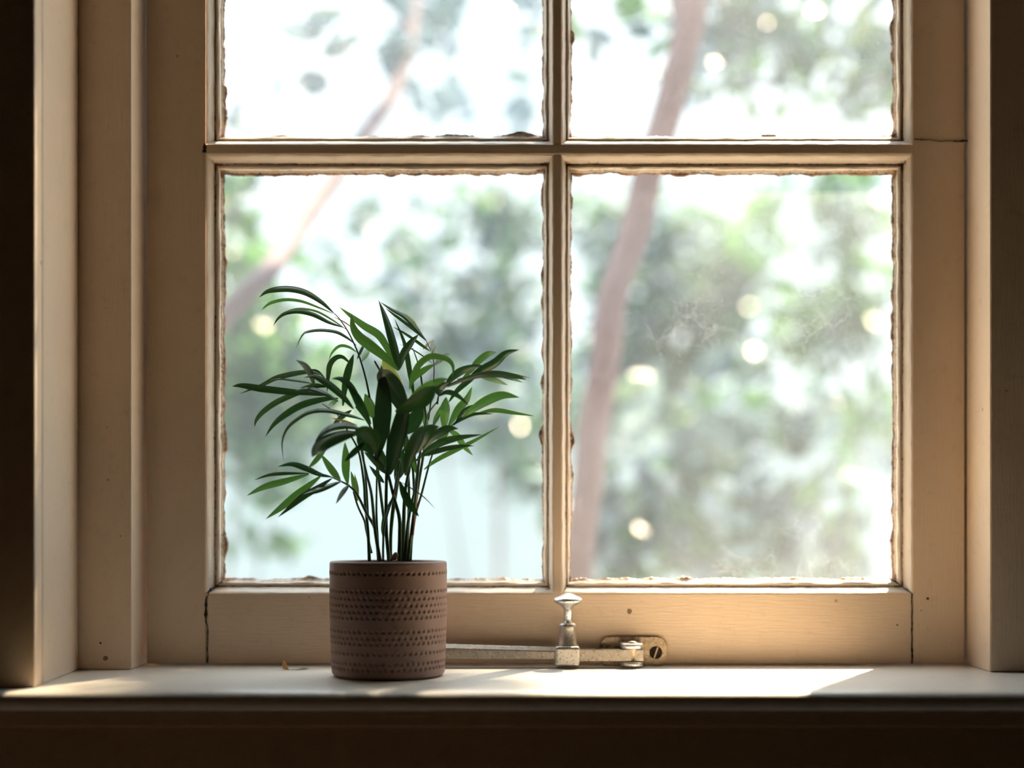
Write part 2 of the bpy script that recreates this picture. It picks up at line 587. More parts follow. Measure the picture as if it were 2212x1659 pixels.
m = MB()
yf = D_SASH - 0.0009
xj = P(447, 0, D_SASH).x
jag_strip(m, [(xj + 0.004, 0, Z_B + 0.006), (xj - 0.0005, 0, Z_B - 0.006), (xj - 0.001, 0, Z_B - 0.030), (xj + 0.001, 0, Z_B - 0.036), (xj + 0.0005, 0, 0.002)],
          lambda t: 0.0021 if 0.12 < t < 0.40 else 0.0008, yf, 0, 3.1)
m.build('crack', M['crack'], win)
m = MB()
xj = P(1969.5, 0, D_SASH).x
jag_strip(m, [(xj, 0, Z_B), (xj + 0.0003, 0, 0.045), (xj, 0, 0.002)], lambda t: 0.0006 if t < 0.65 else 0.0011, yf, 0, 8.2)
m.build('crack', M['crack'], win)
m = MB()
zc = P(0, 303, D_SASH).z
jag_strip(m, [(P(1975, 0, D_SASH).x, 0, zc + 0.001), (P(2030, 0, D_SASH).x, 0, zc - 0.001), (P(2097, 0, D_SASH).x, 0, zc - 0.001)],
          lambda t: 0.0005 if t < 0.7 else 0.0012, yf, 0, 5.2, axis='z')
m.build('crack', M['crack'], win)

# opened mitres at the lower corners, chipped cross bar end: gap shade as dark strips
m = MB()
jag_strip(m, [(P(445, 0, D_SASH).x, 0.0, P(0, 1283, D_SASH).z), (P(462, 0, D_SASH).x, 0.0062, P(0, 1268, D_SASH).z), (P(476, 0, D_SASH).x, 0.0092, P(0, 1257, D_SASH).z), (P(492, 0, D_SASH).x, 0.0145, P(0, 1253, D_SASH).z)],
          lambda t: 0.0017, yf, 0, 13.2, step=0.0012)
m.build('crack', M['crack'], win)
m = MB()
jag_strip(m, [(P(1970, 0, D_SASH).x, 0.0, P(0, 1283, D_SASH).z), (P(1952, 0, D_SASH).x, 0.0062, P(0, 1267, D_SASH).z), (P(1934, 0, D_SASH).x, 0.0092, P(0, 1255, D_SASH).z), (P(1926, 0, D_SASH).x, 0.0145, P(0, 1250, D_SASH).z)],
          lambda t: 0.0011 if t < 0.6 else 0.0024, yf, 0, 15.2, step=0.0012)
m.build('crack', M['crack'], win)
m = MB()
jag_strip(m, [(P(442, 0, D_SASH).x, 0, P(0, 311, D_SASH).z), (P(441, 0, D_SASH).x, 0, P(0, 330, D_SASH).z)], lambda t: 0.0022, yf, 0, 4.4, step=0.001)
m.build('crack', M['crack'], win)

for (px_, py_, dd_, r_, mt_) in ((228, 1422, 1.5020, 5.5, 'stain'), (2004, 1293, 1.55, 3.0, 'crack'), (1360, 1321, 1.55, 5.5, 'stain'), (1938, 1350, 1.55, 1.8, 'crack'), (217, 1389, 1.5020, 2.2, 'crack'), (415, 1279, 1.55, 5.0, 'cream_v')):
    c_ = P(px_, py_, dd_)
    m = MB()
    rr_ = r_ / F * dd_
    rg = [(c_.x + rr_ * (0.85 + 0.3 * random.random()) * math.cos(a * math.pi / 7), c_.z + rr_ * (0.85 + 0.3 * random.random()) * math.sin(a * math.pi / 7)) for a in range(14)]
    m.add([(x, dd_ - 0.0004, z) for x, z in rg] + [(x, dd_ + 0.0004, z) for x, z in rg], [tuple(range(14))[::-1]] + [(i, (i + 1) % 14, 14 + (i + 1) % 14, 14 + i) for i in range(14)])
    m.build('stain', M[mt_], win)

# mouldings and glass, one pair per pane
PROF = [(0.0, 0.0002, 0.0), (0.05, 0.0004, 0.0), (0.15, 0.0022, 0.0), (0.30, 0.0058, 0.05), (0.40, 0.0078, 0.18), (0.44, 0.0104, 0.55),
        (0.52, 0.0104, 0.42), (0.56, 0.0092, 0.2), (0.66, 0.0090, 0.0), (0.76, 0.0102, 0.10), (0.80, 0.0130, 0.50), (0.88, 0.0142, 0.28),
        (0.94, 0.0158, 0.85), (1.00, 0.0176, 1.15)]


def moulding(x0, x1, z0, z1, wl, wr, wb, wt, seed):
    nx, nz = int((x1 - x0) / 0.0028), int((z1 - z0) / 0.0028)
    vs, att = [], []
    nl = 2 * (nx + nz)
    for j, (t, v, g) in enumerate(PROF):
        a, b, c, d = x0 + wl * t, x1 - wr * t, z0 + wb * t, z1 - wt * t
        ring = [(a + (b - a) * i / nx, c, 0, 1) for i in range(nx)] + [(b, c + (d - c) * i / nz, -1, 0) for i in range(nz)] \
            + [(b - (b - a) * i / nx, d, 0, -1) for i in range(nx)] + [(a, d - (d - c) * i / nz, 1, 0) for i in range(nz)]
        for (x, z, ix, iz) in ring:
            amp = 0.0005 if j < 9 else (0.0008 if j < 12 else 0.0026)
            if j == 0:
                amp = 0.0
            q = Vector((x * 60, z * 60, seed + (0 if j < 9 else 4) + j * 0.05))
            w = noise.noise(q) * amp
            if j >= 12:
                w += amp * 0.7 * abs(noise.noise(Vector((x * 240, z * 240, seed + j * 0.1))))
                w += 0.0075 * max(0, noise.noise(Vector((x * 34, z * 34, seed + 3))) - 0.18)
            vs.append((x + ix * w, D_SASH + v + 0.0006 * noise.noise(q * 0.7) * (j > 1), z + iz * w))
            cx = min(abs(x - a), abs(x - b)); cz = min(abs(z - c), abs(z - d))
            corner = max(0.0, 1 - math.hypot(cx, cz) / 0.012) * 0.45
            att.append(min(1.2, g + corner * (g > 0) + 0.42 * noise.noise(Vector((x * 14, z * 14, seed + j)))))
    fs = []
    for j in range(len(PROF) - 1):
        for i in range(nl):
            p, q = j * nl + i, j * nl + (i + 1) % nl
            fs.append((p, q, q + nl, p + nl))
    o = mesh('moulding', vs, fs, M['mould'], win, smooth=False)
    at = o.data.attributes.new('grime', 'FLOAT', 'POINT')
    at.data.foreach_set('value', att)
    m = MB(); m.box(x0 + wl * 0.55, x1 - wr * 0.55, D_SASH + 0.0182, D_SASH + 0.0206, z0 + wb * 0.55, z1 - wt * 0.55)
    m.build('pane', M['glass'], win)


WS, WM = 0.0172, 0.0108
moulding(X_L, XM0, Z_B, Z_T1, WS, WM, 0.0155, 0.0175, 1.0)
moulding(XM1, X_R, Z_B, Z_T1, WM, WS, 0.0155, 0.0175, 11.0)
moulding(X_L, XM0, Z_T2, Z_TOP, WS, WM, 0.0125, WS, 21.0)
moulding(XM1, X_R, Z_T2, Z_TOP, WM, WS, 0.0125, WS, 31.0)

# ------------------------------------------------------------------ potted palm
DP = 1.446
PX, PY_ = (839 - VX) / F * DP, DP
palm = empty('potted_palm', (PX, PY_, 0.0),
             label='small parlour palm with arching narrow leaves in a dimpled mauve-brown pot', category='potted plant')
RT, RB, HP = 0.0594, 0.0569, 0.1165
NA, DPN = 62 * 9, 62
rows = [1240, 1279, 1294.5, 1309, 1323, 1336, 1366, 1380, 1392, 1414, 1436, 1449]
rz = []
for i, y in enumerate(rows):
    z = CZ + (VY - y) / F * (DP - 0.058)
    rz.append((z, 0.5 * (i % 2)))
zs = np.linspace(0.0045, HP - 0.0035, 150)
ang = np.arange(NA) * 2 * math.pi / NA
vs = []
for z in zs:
    r0 = RB + (RT - RB) * min(1, z / (HP * 0.6)) ** 0.7
    rr = np.full(NA, r0)
    for (zc, ph) in rz:
        dz = z - zc
        if abs(dz) < 0.0032:
            u = ((ang / (2 * math.pi) * DPN + ph) % 1.0 - 0.5) * (2 * math.pi * r0 / DPN)
            d2 = (u * u + dz * dz) / (0.0021 ** 2)
            rr = rr - 0.0012 * np.clip(1 - d2, 0, 1) ** 0.8 + 0.00022 * np.exp(-((np.sqrt(d2) - 1.15) / 0.25) ** 2)
    for a, r in zip(ang, rr):
        vs.append((PX + r * math.cos(a), PY_ + r * math.sin(a), z))
fs = []
for i in range(len(zs) - 1):
    for k_ in range(NA):
        a, b = i * NA + k_, i * NA + (k_ + 1) % NA
        fs.append((a, b, b + NA, a + NA))
# base rounding and rim as continuing rings
def ring(r, z):
    global vs
    n0 = len(vs)
    vs += [(PX + r * math.cos(a), PY_ + r * math.sin(a), z) for a in ang]
    return n0
last = (len(zs) - 1) * NA
for (r, z) in [(RT - 0.0002, HP - 0.0015), (RT - 0.0010, HP - 0.0004), (RT - 0.0022, HP), (RT - 0.0042, HP - 0.0003), (RT - 0.0050, HP - 0.0016), (RT - 0.0052, HP - 0.012), (RT - 0.0052, HP - 0.03)]:
    n0 = ring(r, z)
    fs += [(last + k_, last + (k_ + 1) % NA, n0 + (k_ + 1) % NA, n0 + k_) for k_ in range(NA)]
    last = n0
last = 0
for (r, z) in [(RB - 0.0006, 0.0028), (RB - 0.0030, 0.0010), (RB - 0.0060, 0.0002), (RB - 0.02, 0.0002)]:
    n0 = ring(r, z)
    fs += [(last + (k_ + 1) % NA, last + k_, n0 + k_, n0 + (k_ + 1) % NA) for k_ in range(NA)]
    last = n0
fs.append(tuple(last + k_ for k_ in range(NA))[::-1])
mesh('pot', vs, fs, M['pot'], palm, smooth=True)
# soil
vs, fs = [(PX, PY_, HP - 0.004)], []
ns = 40
for i in range(1, 11):
    for k_ in range(ns):
        a = 2 * math.pi * k_ / ns
        r = (RT - 0.0052) * i / 10
        vs.append((PX + r * math.cos(a), PY_ + r * math.sin(a), HP - 0.0065 + 0.004 * noise.noise(Vector((r * 90 * math.cos(a), r * 90 * math.sin(a), 0)))))
for k_ in range(ns):
    fs.append((0, 1 + k_, 1 + (k_ + 1) % ns))
for i in range(9):
    for k_ in range(ns):
        a, b = 1 + i * ns + k_, 1 + i * ns + (k_ + 1) % ns
        fs.append((a, a + ns, b + ns, b))
soil = mesh('soil', vs, fs, M['soil'], palm, smooth=True)
m = MB()
bc = P(852, 1203, DP - 0.015)
for i, (dx, dz, r) in enumerate(((0, 0, 0.0034), (0.0012, 0.002, 0.0028), (-0.0035, -0.003, 0.002))):
    pr = [(r * 0.5, bc.z + dz - r), (r, bc.z + dz - r * 0.3), (r * 0.9, bc.z + dz + r * 0.4), (r * 0.3, bc.z + dz + r)]
    m.lathe(bc.x + dx, bc.y, pr, 8)
m.build('bark_chip', M['barkchip'], palm, smooth=True)

CROPS = {'A': (490, 600, 360 / 2212), 'B': (800, 600, 360 / 2212), 'C': (490, 830, 360 / 1991), 'D': (800, 830, 360 / 1991), 'E': (740, 960, 220 / 1404)}


def cp(c, x, y, off):
    ox, oy, s = CROPS[c]
    return P(ox + x * s, oy + y * s, DP + off)


def stem_mesh(mb, c, pts, w0, w1, o0, o1, base=None, mi=0):
    s = CROPS[c][2] / F * DP
    P3 = [cp(c, x, y, o0 + (o1 - o0) * i / (len(pts) - 1)) for i, (x, y) in enumerate(pts)]
    n = 6 * len(P3)
    q = spline(P3, n)
    mb.tube(q, [0.5 * s * (w0 + (w1 - w0) * i / (n - 1)) for i in range(n)], 8, mi)


def leaflet(parent, c, pts, w, mat='frond', o0=0.0, o1=0.0, tilt=None, peak=0.45, fold=None):
    s = CROPS[c][2] / F * DP
    n = max(12, 5 * len(pts))
    P3 = [cp(c, x, y, o0 + (o1 - o0) * (i / (len(pts) - 1)) ** 1.3) for i, (x, y) in enumerate(pts)]
    q = spline(P3, n)
    if tilt is None:
        tilt = random.uniform(-0.9, 0.9)
    if fold is None:
        fold = random.uniform(0.10, 0.3)
    vs, fs = [], []
    K = 7
    for i, p in enumerate(q):
        t = i / (n - 1)
        if t < peak:
            ww = math.sin(0.5 * math.pi * (0.06 + 0.94 * t / peak)) ** 0.8
        else:
            ww = math.cos(0.5 * math.pi * (t - peak) / (1 - peak)) ** 0.85
        hw = 0.5 * s * w * max(ww, 0.02)
        tg = (q[min(i + 1, n - 1)] - q[max(i - 1, 0)]).normalized()
        side = Vector((tg.z, 0, -tg.x))
        if side.length < 1e-4:
            side = Vector((1, 0, 0))
        side.normalize()
        view = Vector((0, 1, 0))
        for k_ in range(K):
            u = (k_ / (K - 1)) * 2 - 1
            d = view * (tilt * u + fold * abs(u) * 1.6 + 0.05 * math.cos(u * 9)) * hw
            vs.append(p + side * (hw * u) + d)
    for i in range(n - 1):
        for k_ in range(K - 1):
            a = i * K + k_
            fs.append((a, a + 1, a + K + 1, a + K))
    return mesh('leaflet', vs, fs, M[mat], parent, smooth=True)


def frond(stems, leaves):
    mb = MB()
    mats = [M['stem'], M['stem_brown']]
    for st in stems:
        stem_mesh(mb, *st)
    o = mb.build('frond', mats, palm, smooth=True)
    for lf in leaves:
        leaflet(o, *lf[:3], **(lf[3] if len(lf) > 3 else {}))
    return o


G, Y_, BR = 'frond_light', 'frond_yellow', 'frond_brown'
# the stem starts 8 mm under the soil surface line
frond([('A', [(2160, 3790), (2010, 2600), (1950, 1900), (1890, 1560), (1840, 1320), (1770, 1080), (1700, 900), (1600, 700), (1490, 540), (1410, 460)], 42, 10, 0.012, 0.03)], [
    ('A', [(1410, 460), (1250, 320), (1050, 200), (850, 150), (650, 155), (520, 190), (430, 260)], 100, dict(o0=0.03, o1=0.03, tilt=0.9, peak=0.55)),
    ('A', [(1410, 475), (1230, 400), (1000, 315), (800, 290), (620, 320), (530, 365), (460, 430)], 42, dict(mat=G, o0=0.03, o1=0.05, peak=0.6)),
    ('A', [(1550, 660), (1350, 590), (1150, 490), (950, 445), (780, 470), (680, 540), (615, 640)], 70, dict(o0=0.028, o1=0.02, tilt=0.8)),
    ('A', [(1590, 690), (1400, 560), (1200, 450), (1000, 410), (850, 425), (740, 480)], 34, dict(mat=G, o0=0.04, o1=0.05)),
    ('A', [(1720, 895), (1600, 800), (1450, 720), (1250, 695), (1080, 715), (1000, 765), (915, 940)], 50, dict(mat='frond', o0=0.028, o1=0.0, tilt=1.0)),
    ('A', [(1700, 690), (1560, 590), (1400, 510)], 18, dict(mat=BR, o0=0.03, o1=0.04)),
    ('A', [(1725, 990), (1620, 920), (1500, 905), (1400, 990), (1350, 1110)], 42, dict(mat=G, o0=0.025, o1=0.05)),
    ('A', [(1640, 1140), (1540, 1055), (1450, 1060), (1370, 1150), (1345, 1300), (1330, 1520)], 78, dict(o0=0.03, o1=0.0, tilt=0.3, peak=0.6)),
    ('A', [(1730, 1080), (1790, 950), (1840, 860)], 45, dict(o0=0.02, o1=0.0)),
    ('A', [(1795, 1110), (1850, 1000), (1900, 890)], 85, dict(mat=G, o0=0.02, o1=0.05)),
])
frond([('E', [(640, 1610), (600, 1100), (610, 300), (640, -400), (560, -900), (440, -1150)], 55, 25, 0.0, -0.01)], [
    ('B', [(380, 1230), (330, 1000), (250, 700), (180, 480), (110, 300)], 105, dict(o0=-0.01, o1=0.02, tilt=0.6, peak=0.3)),
    ('B', [(330, 1180), (230, 950), (110, 760), (-80, 640), (-240, 520), (-410, 390)], 108, dict(mat=G, o0=0.0, o1=0.05, tilt=0.3)),
    ('B', [(370, 1230), (200, 1060), (0, 900), (-150, 780), (-230, 650), (-255, 470)], 140, dict(mat=G, o0=-0.02, o1=0.0, tilt=0.2)),
    ('B', [(390, 1210), (430, 1030), (530, 870), (640, 750)], 95, dict(o0=0, o1=0.02)),
    ('B', [(590, 1620), (530, 1300), (480, 1000), (440, 830), (320, 540)], 72, dict(o0=0, o1=0.03, peak=0.35)),
    ('B', [(430, 1560), (330, 1400), (240, 1240), (160, 1060)], 190, dict(mat=Y_, o0=0.03, o1=0.04, tilt=0.2)),
    ('B', [(520, 1480), (560, 1330), (650, 1150), (800, 1045), (960, 1060), (1060, 1110), (1100, 1200), (1085, 1330)], 92, dict(mat=G, o0=-0.03, o1=-0.04, peak=0.3)),
    ('B', [(850, 1150), (720, 1220), (600, 1320), (520, 1440)], 85, dict(mat=G, o0=0.0, o1=0.0)),
])
frond([('E', [(930, 1610), (960, 1200), (1040, 600), (1150, -200), (1080, -950), (1060, -1050), (1020, -1180), (965, -1330)], 50, 12, 0.0, 0.03),
       ('B', [(770, 1900), (810, 1600), (840, 1370), (845, 1160), (815, 1010), (740, 830)], 24, 10, 0.03, 0.03)], [
    ('B', [(740, 830), (600, 670), (450, 515), (280, 420), (130, 320)], 62, dict(o0=0.03, o1=0.02, tilt=1.2)),
    ('B', [(745, 840), (600, 710), (450, 590), (300, 480), (200, 400)], 40, dict(o0=0.03, o1=0.04, tilt=-0.8)),
    ('B', [(700, 770), (620, 660), (560, 580), (480, 510), (395, 465)], 46, dict(mat=Y_, o0=0.03, o1=0.05, peak=0.7)),
    ('B', [(790, 975), (620, 850), (450, 735), (300, 650)], 40, dict(o0=0.03, o1=0.05, peak=0.3)),
    ('B', [(815, 1010), (830, 920), (840, 820)], 80, dict(o0=0.03, o1=-0.02, tilt=1.5, peak=0.6)),
    ('B', [(850, 1160), (940, 1070), (1055, 1010)], 75, dict(o0=0.03, o1=-0.02, tilt=1.4, peak=0.6)),
    ('B', [(700, 950), (760, 885), (800, 830)], 36, dict(mat=Y_, o0=0.03, o1=0.05)),
    ('B', [(820, 1135), (700, 1040), (520, 930), (380, 880)], 18, dict(o0=0.03, o1=0.05)),
])
frond([('E', [(900, 1610), (950, 1200), (1010, 700), (1060, 200), (1120, -200), (1180, -420), (1320, -610)], 45, 18, -0.005, -0.02),
       ('B', [(890, 1680), (910, 1560), (1010, 1440), (1250, 1330), (1500, 1280)], 26, 10, -0.02, -0.02)], [
    ('B', [(985, 1450), (1080, 1330), (1200, 1240), (1350, 1185), (1490, 1160)], 95, dict(o0=-0.02, o1=0.0, tilt=0.9)),
    ('B', [(1200, 1370), (1330, 1230), (1430, 1110), (1560, 1010), (1675, 990)], 90, dict(mat=G, o0=-0.01, o1=0.03, tilt=0.4, peak=0.6)),
    ('B', [(1300, 1340), (1450, 1240), (1650, 1130), (1800, 1000), (1975, 955)], 112, dict(o0=-0.02, o1=-0.02, tilt=0.5, peak=0.4)),
    ('B', [(1020, 1450), (1250, 1350), (1500, 1285), (1700, 1280), (1900, 1305), (2080, 1350)], 80, dict(o0=-0.025, o1=-0.03, tilt=1.0, peak=0.6)),
    ('B', [(1150, 1350), (1400, 1290), (1650, 1255), (1900, 1285), (2125, 1330)], 46, dict(o0=-0.02, o1=0.0, tilt=1.0)),
    ('B', [(1460, 1320), (1650, 1355), (1825, 1425)], 62, dict(mat=G, o0=-0.015, o1=0.02)),
    ('B', [(1740, 1320), (1900, 1345), (2025, 1390)], 44, dict(mat=G, o0=-0.02, o1=0.02)),
    ('B', [(1040, 1650), (1150, 1500), (1300, 1370), (1420, 1300)], 82, dict(o0=0.0, o1=-0.02, peak=0.6)),
    ('B', [(910, 1570), (905, 1490), (960, 1430), (1040, 1390)], 100, dict(o0=-0.03, o1=-0.03, tilt=1.0)),
    ('B', [(910, 1570), (1000, 1520), (1100, 1535), (1200, 1595), (1310, 1700)], 66, dict(o0=-0.03, o1=-0.05, tilt=0.8)),
])
frond([('E', [(870, 1610), (900, 1100), (1000, 600), (1100, 0), (1400, -500)], 55, 16, 0.0, 0.0)], [
    ('D', [(930, 510), (1050, 300), (1150, 180), (1215, 30)], 92, dict(mat=G, o0=0, o1=0.03, peak=0.4)),
    ('D', [(1100, 400), (1250, 280), (1400, 190), (1580, 130), (1780, 158)], 112, dict(mat=G, o0=0, o1=-0.02, tilt=0.5, peak=0.55)),
    ('D', [(960, 500), (1100, 410), (1250, 355), (1470, 355)], 48, dict(o0=0, o1=0)),
    ('D', [(1310, 335), (1500, 312), (1700, 340), (1960, 380)], 60, dict(mat=G, o0=0, o1=0.02, peak=0.35)),
    ('D', [(1000, 490), (1130, 310), (1310, 230)], 46, dict(o0=0, o1=0.02)),
    ('D', [(880, 560), (885, 380), (895, 260), (905, 150)], 118, dict(mat=G, o0=0, o1=-0.03, tilt=0.3, peak=0.5)),
    ('D', [(750, 500), (800, 380), (870, 220)], 60, dict(mat=G, o0=0.02, o1=0.03)),
    ('D', [(670, 560), (655, 400), (640, 240)], 68, dict(mat=G, o0=0.02, o1=0.03)),
    ('D', [(690, 860), (780, 750), (880, 620), (950, 540)], 85, dict(mat=G, o0=0, o1=0.02)),
    ('D', [(920, 540), (1030, 610), (1120, 740), (1225, 850)], 78, dict(o0=0, o1=0.02, tilt=0.4, mat=G)),
])
frond([('E', [(930, 1500), (1000, 1000), (1090, 680), (1180, 330), (1250, 100)], 40, 24, 0.01, 0.0)], [
    ('D', [(540, 920), (700, 780), (860, 690), (1050, 640), (1335, 600)], 88, dict(o0=0, o1=-0.02, tilt=0.6, peak=0.5)),
    ('D', [(560, 870), (750, 815), (900, 770), (1080, 740), (1245, 735)], 62, dict(o0=-0.01, o1=-0.03, tilt=0.7)),
    ('D', [(640, 1020), (800, 900), (1050, 770), (1250, 670), (1545, 505)], 62, dict(mat=G, o0=0.01, o1=0.04, peak=0.4)),
    ('D', [(560, 820), (620, 650), (710, 540), (820, 505)], 130, dict(o0=-0.03, o1=-0.05, tilt=0.8)),
    ('D', [(620, 790), (740, 640), (860, 560), (950, 525), (1050, 530)], 100, dict(o0=-0.02, o1=-0.04, tilt=0.8)),
    ('D', [(420, 1090), (445, 930), (510, 740), (580, 600), (630, 490)], 150, dict(o0=-0.04, o1=-0.07, tilt=0.4, peak=0.6)),
])
frond([('E', [(780, 1610), (790, 1250), (780, 1000), (700, 700), (600, 300), (500, 0), (350, -300), (180, -520)], 62, 20, -0.01, 0.0)], [
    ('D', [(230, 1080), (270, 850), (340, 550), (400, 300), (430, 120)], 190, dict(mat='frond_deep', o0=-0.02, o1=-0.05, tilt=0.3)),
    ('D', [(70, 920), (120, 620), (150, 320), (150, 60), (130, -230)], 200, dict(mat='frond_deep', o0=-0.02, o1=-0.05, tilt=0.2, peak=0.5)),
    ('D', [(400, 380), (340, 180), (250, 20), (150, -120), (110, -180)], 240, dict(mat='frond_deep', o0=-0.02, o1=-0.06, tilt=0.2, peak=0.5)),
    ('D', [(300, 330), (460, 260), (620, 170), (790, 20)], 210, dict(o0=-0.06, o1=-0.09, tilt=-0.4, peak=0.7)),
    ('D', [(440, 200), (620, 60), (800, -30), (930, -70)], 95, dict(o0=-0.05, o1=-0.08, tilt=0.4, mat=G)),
    ('D', [(330, 600), (500, 450), (640, 280)], 200, dict(o0=-0.02, o1=-0.02)),
    ('D', [(300, 1150), (350, 980), (400, 760)], 110, dict(o0=0, o1=0.02, mat='frond')),
    ('D', [(580, 1580), (480, 1450), (400, 1300), (350, 1160)][::-1], 95, dict(o0=-0.01, o1=-0.03, peak=0.55)),
    ('D', [(350, 1160), (500, 1250), (640, 1350), (785, 1495)], 15, dict(o0=-0.01, o1=-0.03)),
    ('D', [(420, 560), (440, 760), (500, 850), (560, 1050)], 90, dict(o0=0.02, o1=0.02)),
])
frond([('E', [(370, 1610), (350, 1200), (310, 800), (290, 500), (215, 80), (60, -200), (-80, -420), (-280, -560)], 48, 14, 0.0, -0.01),
       ('E', [(350, 1000), (330, 600), (300, 300), (270, 60), (170, -250)], 34, 20, 0.01, 0.0)], [
    ('A', [(1260, 1290), (1100, 1250), (900, 1270), (650, 1330), (450, 1430), (170, 1540)], 80, dict(o0=-0.01, o1=0.03, tilt=0.8, peak=0.5)),
    ('A', [(1300, 1330), (1200, 1240), (1100, 1215)], 34, dict(o0=0, o1=0)),
    ('A', [(1160, 1410), (950, 1370), (720, 1345), (540, 1360)], 36, dict(o0=0, o1=0.01, tilt=1.2)),
    ('A', [(1330, 1450), (1200, 1430), (1100, 1440), (980, 1460)], 62, dict(o0=0, o1=0.01)),
    ('A', [(1340, 1565), (1050, 1530), (800, 1510), (450, 1470), (200, 1430), (70, 1440)], 98, dict(o0=-0.01, o1=-0.01, tilt=0.7, peak=0.55)),
    ('A', [(1480, 1640), (1280, 1530), (1080, 1475), (900, 1500)], 66, dict(o0=-0.02, o1=-0.02, tilt=1.2)),
    ('A', [(1680, 1740), (1560, 1600), (1420, 1470), (1280, 1370), (1150, 1310), (1020, 1325)], 95, dict(o0=-0.01, o1=-0.03, tilt=0.9)),
    ('A', [(1160, 1430), (1110, 1280), (1030, 1160), (915, 1090)], 80, dict(o0=0, o1=-0.04, tilt=1.1, peak=0.5)),
    ('A', [(1540, 1700), (1570, 1420), (1620, 1200), (1685, 1010)], 100, dict(o0=0, o1=0.01, tilt=0.3, peak=0.55)),
    ('A', [(1790, 1700), (1690, 1510), (1590, 1390), (1500, 1340), (1390, 1340)], 88, dict(o0=-0.02, o1=-0.04, tilt=0.6)),
    ('C', [(1180, 20), (1000, 50), (850, 100), (600, 210), (430, 330), (350, 430), (332, 510)], 76, dict(o0=0, o1=0.03, tilt=0.5, peak=0.5)),
    ('C', [(1330, 170), (1150, 180), (900, 245), (700, 360), (560, 480), (460, 625)], 88, dict(o0=-0.01, o1=0.0, tilt=0.4, peak=0.45)),
    ('C', [(1650, 430), (1450, 370), (1200, 315), (1000, 330), (850, 410), (720, 530), (660, 700), (680, 930)], 58, dict(o0=-0.02, o1=-0.03, tilt=1.1, peak=0.3)),
    ('C', [(1490, 310), (1360, 400), (1240, 520)], 62, dict(o0=0, o1=0.01)),
    ('C', [(1330, 190), (1250, 235), (1180, 300)], 62, dict(mat=G, o0=0, o1=0.04)),
    ('C', [(1560, 490), (1400, 440), (1230, 400)], 26, dict(mat=BR, o0=-0.02, o1=-0.02)),
    ('C', [(1720, 480), (1620, 300), (1530, 130), (1430, 0)], 105, dict(o0=-0.02, o1=-0.03)),
    ('C', [(1740, 400), (1700, 250), (1650, 110)], 125, dict(mat=G, o0=0.0, o1=0.02, tilt=0.2)),
])
frond([('E', [(520, 1610), (450, 1200), (400, 700), (330, 400), (250, 0), (300, -200)], 52, 22, -0.012, -0.03)], [
    ('C', [(1600, 540), (1450, 500), (1280, 510), (1150, 580), (1045, 690)], 95, dict(o0=-0.05, o1=-0.07, tilt=1.2)),
    ('C', [(1580, 580), (1400, 610), (1200, 680), (1080, 770), (1015, 870)], 175, dict(o0=-0.06, o1=-0.09, tilt=0.7, peak=0.6)),
    ('C', [(1510, 590), (1640, 580), (1750, 660), (1790, 850)], 180, dict(o0=-0.08, o1=-0.09, tilt=1.1, peak=0.55)),
    ('C', [(1560, 600), (1650, 700), (1760, 850)], 170, dict(o0=-0.05, o1=-0.05, tilt=0.3)),
    ('C', [(1640, 700), (1520, 810), (1405, 925)], 76, dict(o0=-0.05, o1=-0.06)),
    ('C', [(1200, 740), (1080, 890), (970, 1005)], 70, dict(mat=G, o0=-0.03, o1=-0.02)),
    ('C', [(1880, 1180), (1800, 1090), (1700, 970)], 62, dict(mat='frond', o0=-0.01, o1=0)),
    ('C', [(1900, 1070), (1790, 930), (1640, 810)], 95, dict(o0=-0.02, o1=-0.02)),
    ('C', [(1900, 1000), (1830, 860), (1760, 640)], 130, dict(o0=-0.01, o1=-0.02)),
])
frond([('E', [(500, 1610), (450, 1180), (330, 950), (200, 690), (100, 580), (0, 520), (-110, 470), (-230, 420), (-360, 400)], 50, 8, -0.005, -0.02)], [
    ('C', [(1445, 1200), (1420, 1040), (1420, 860), (1410, 690)], 98, dict(mat=G, o0=-0.01, o1=-0.02, tilt=0.2, peak=0.5)),
    ('C', [(1360, 1160), (1250, 1020), (1120, 830)], 84, dict(mat=G, o0=-0.01, o1=0.01, tilt=0.5)),
    ('C', [(1240, 1110), (1100, 1075), (950, 1010), (780, 955), (605, 985)], 68, dict(mat='frond', o0=-0.015, o1=-0.02, tilt=0.9, peak=0.55)),
    ('C', [(980, 1065), (700, 1065), (500, 1085), (325, 1145)], 44, dict(o0=-0.02, o1=-0.01, tilt=0.8)),
    ('C', [(980, 1075), (700, 1155), (450, 1225), (240, 1330)], 84, dict(mat=G, o0=-0.02, o1=0.0, tilt=0.4, peak=0.5)),
    ('C', [(1130, 1090), (900, 1270), (700, 1430), (465, 1610)], 100, dict(mat=G, o0=-0.02, o1=-0.01, tilt=0.3, peak=0.5)),
    ('C', [(1255, 1125), (1080, 1240), (900, 1350), (610, 1588)], 84, dict(mat='frond', o0=-0.02, o1=-0.02, tilt=0.4, peak=0.6)),
    ('C', [(1370, 1160), (1200, 1225), (1050, 1280), (900, 1320)], 72, dict(o0=-0.02, o1=-0.03, tilt=1.2)),
    ('C', [(1465, 1195), (1380, 1300), (1303, 1430)], 68, dict(o0=-0.02, o1=-0.04, tilt=1.2)),
])
frond([('E', [(400, 1500), (330, 1200), (300, 1050), (210, 850), (150, 650)], 34, 26, 0.01, 0.0),
       ('E', [(490, 1400), (468, 960), (470, 600), (475, 200)], 34, 24, 0.0, 0.0)], [
    ('E', [(200, 780), (160, 560), (115, 365)], 70, dict(mat=G, o0=0, o1=0, tilt=0.4)),
    ('E', [(210, 780), (200, 600), (165, 400)], 44, dict(mat=Y_, o0=-0.005, o1=-0.005, tilt=0.4)),
])
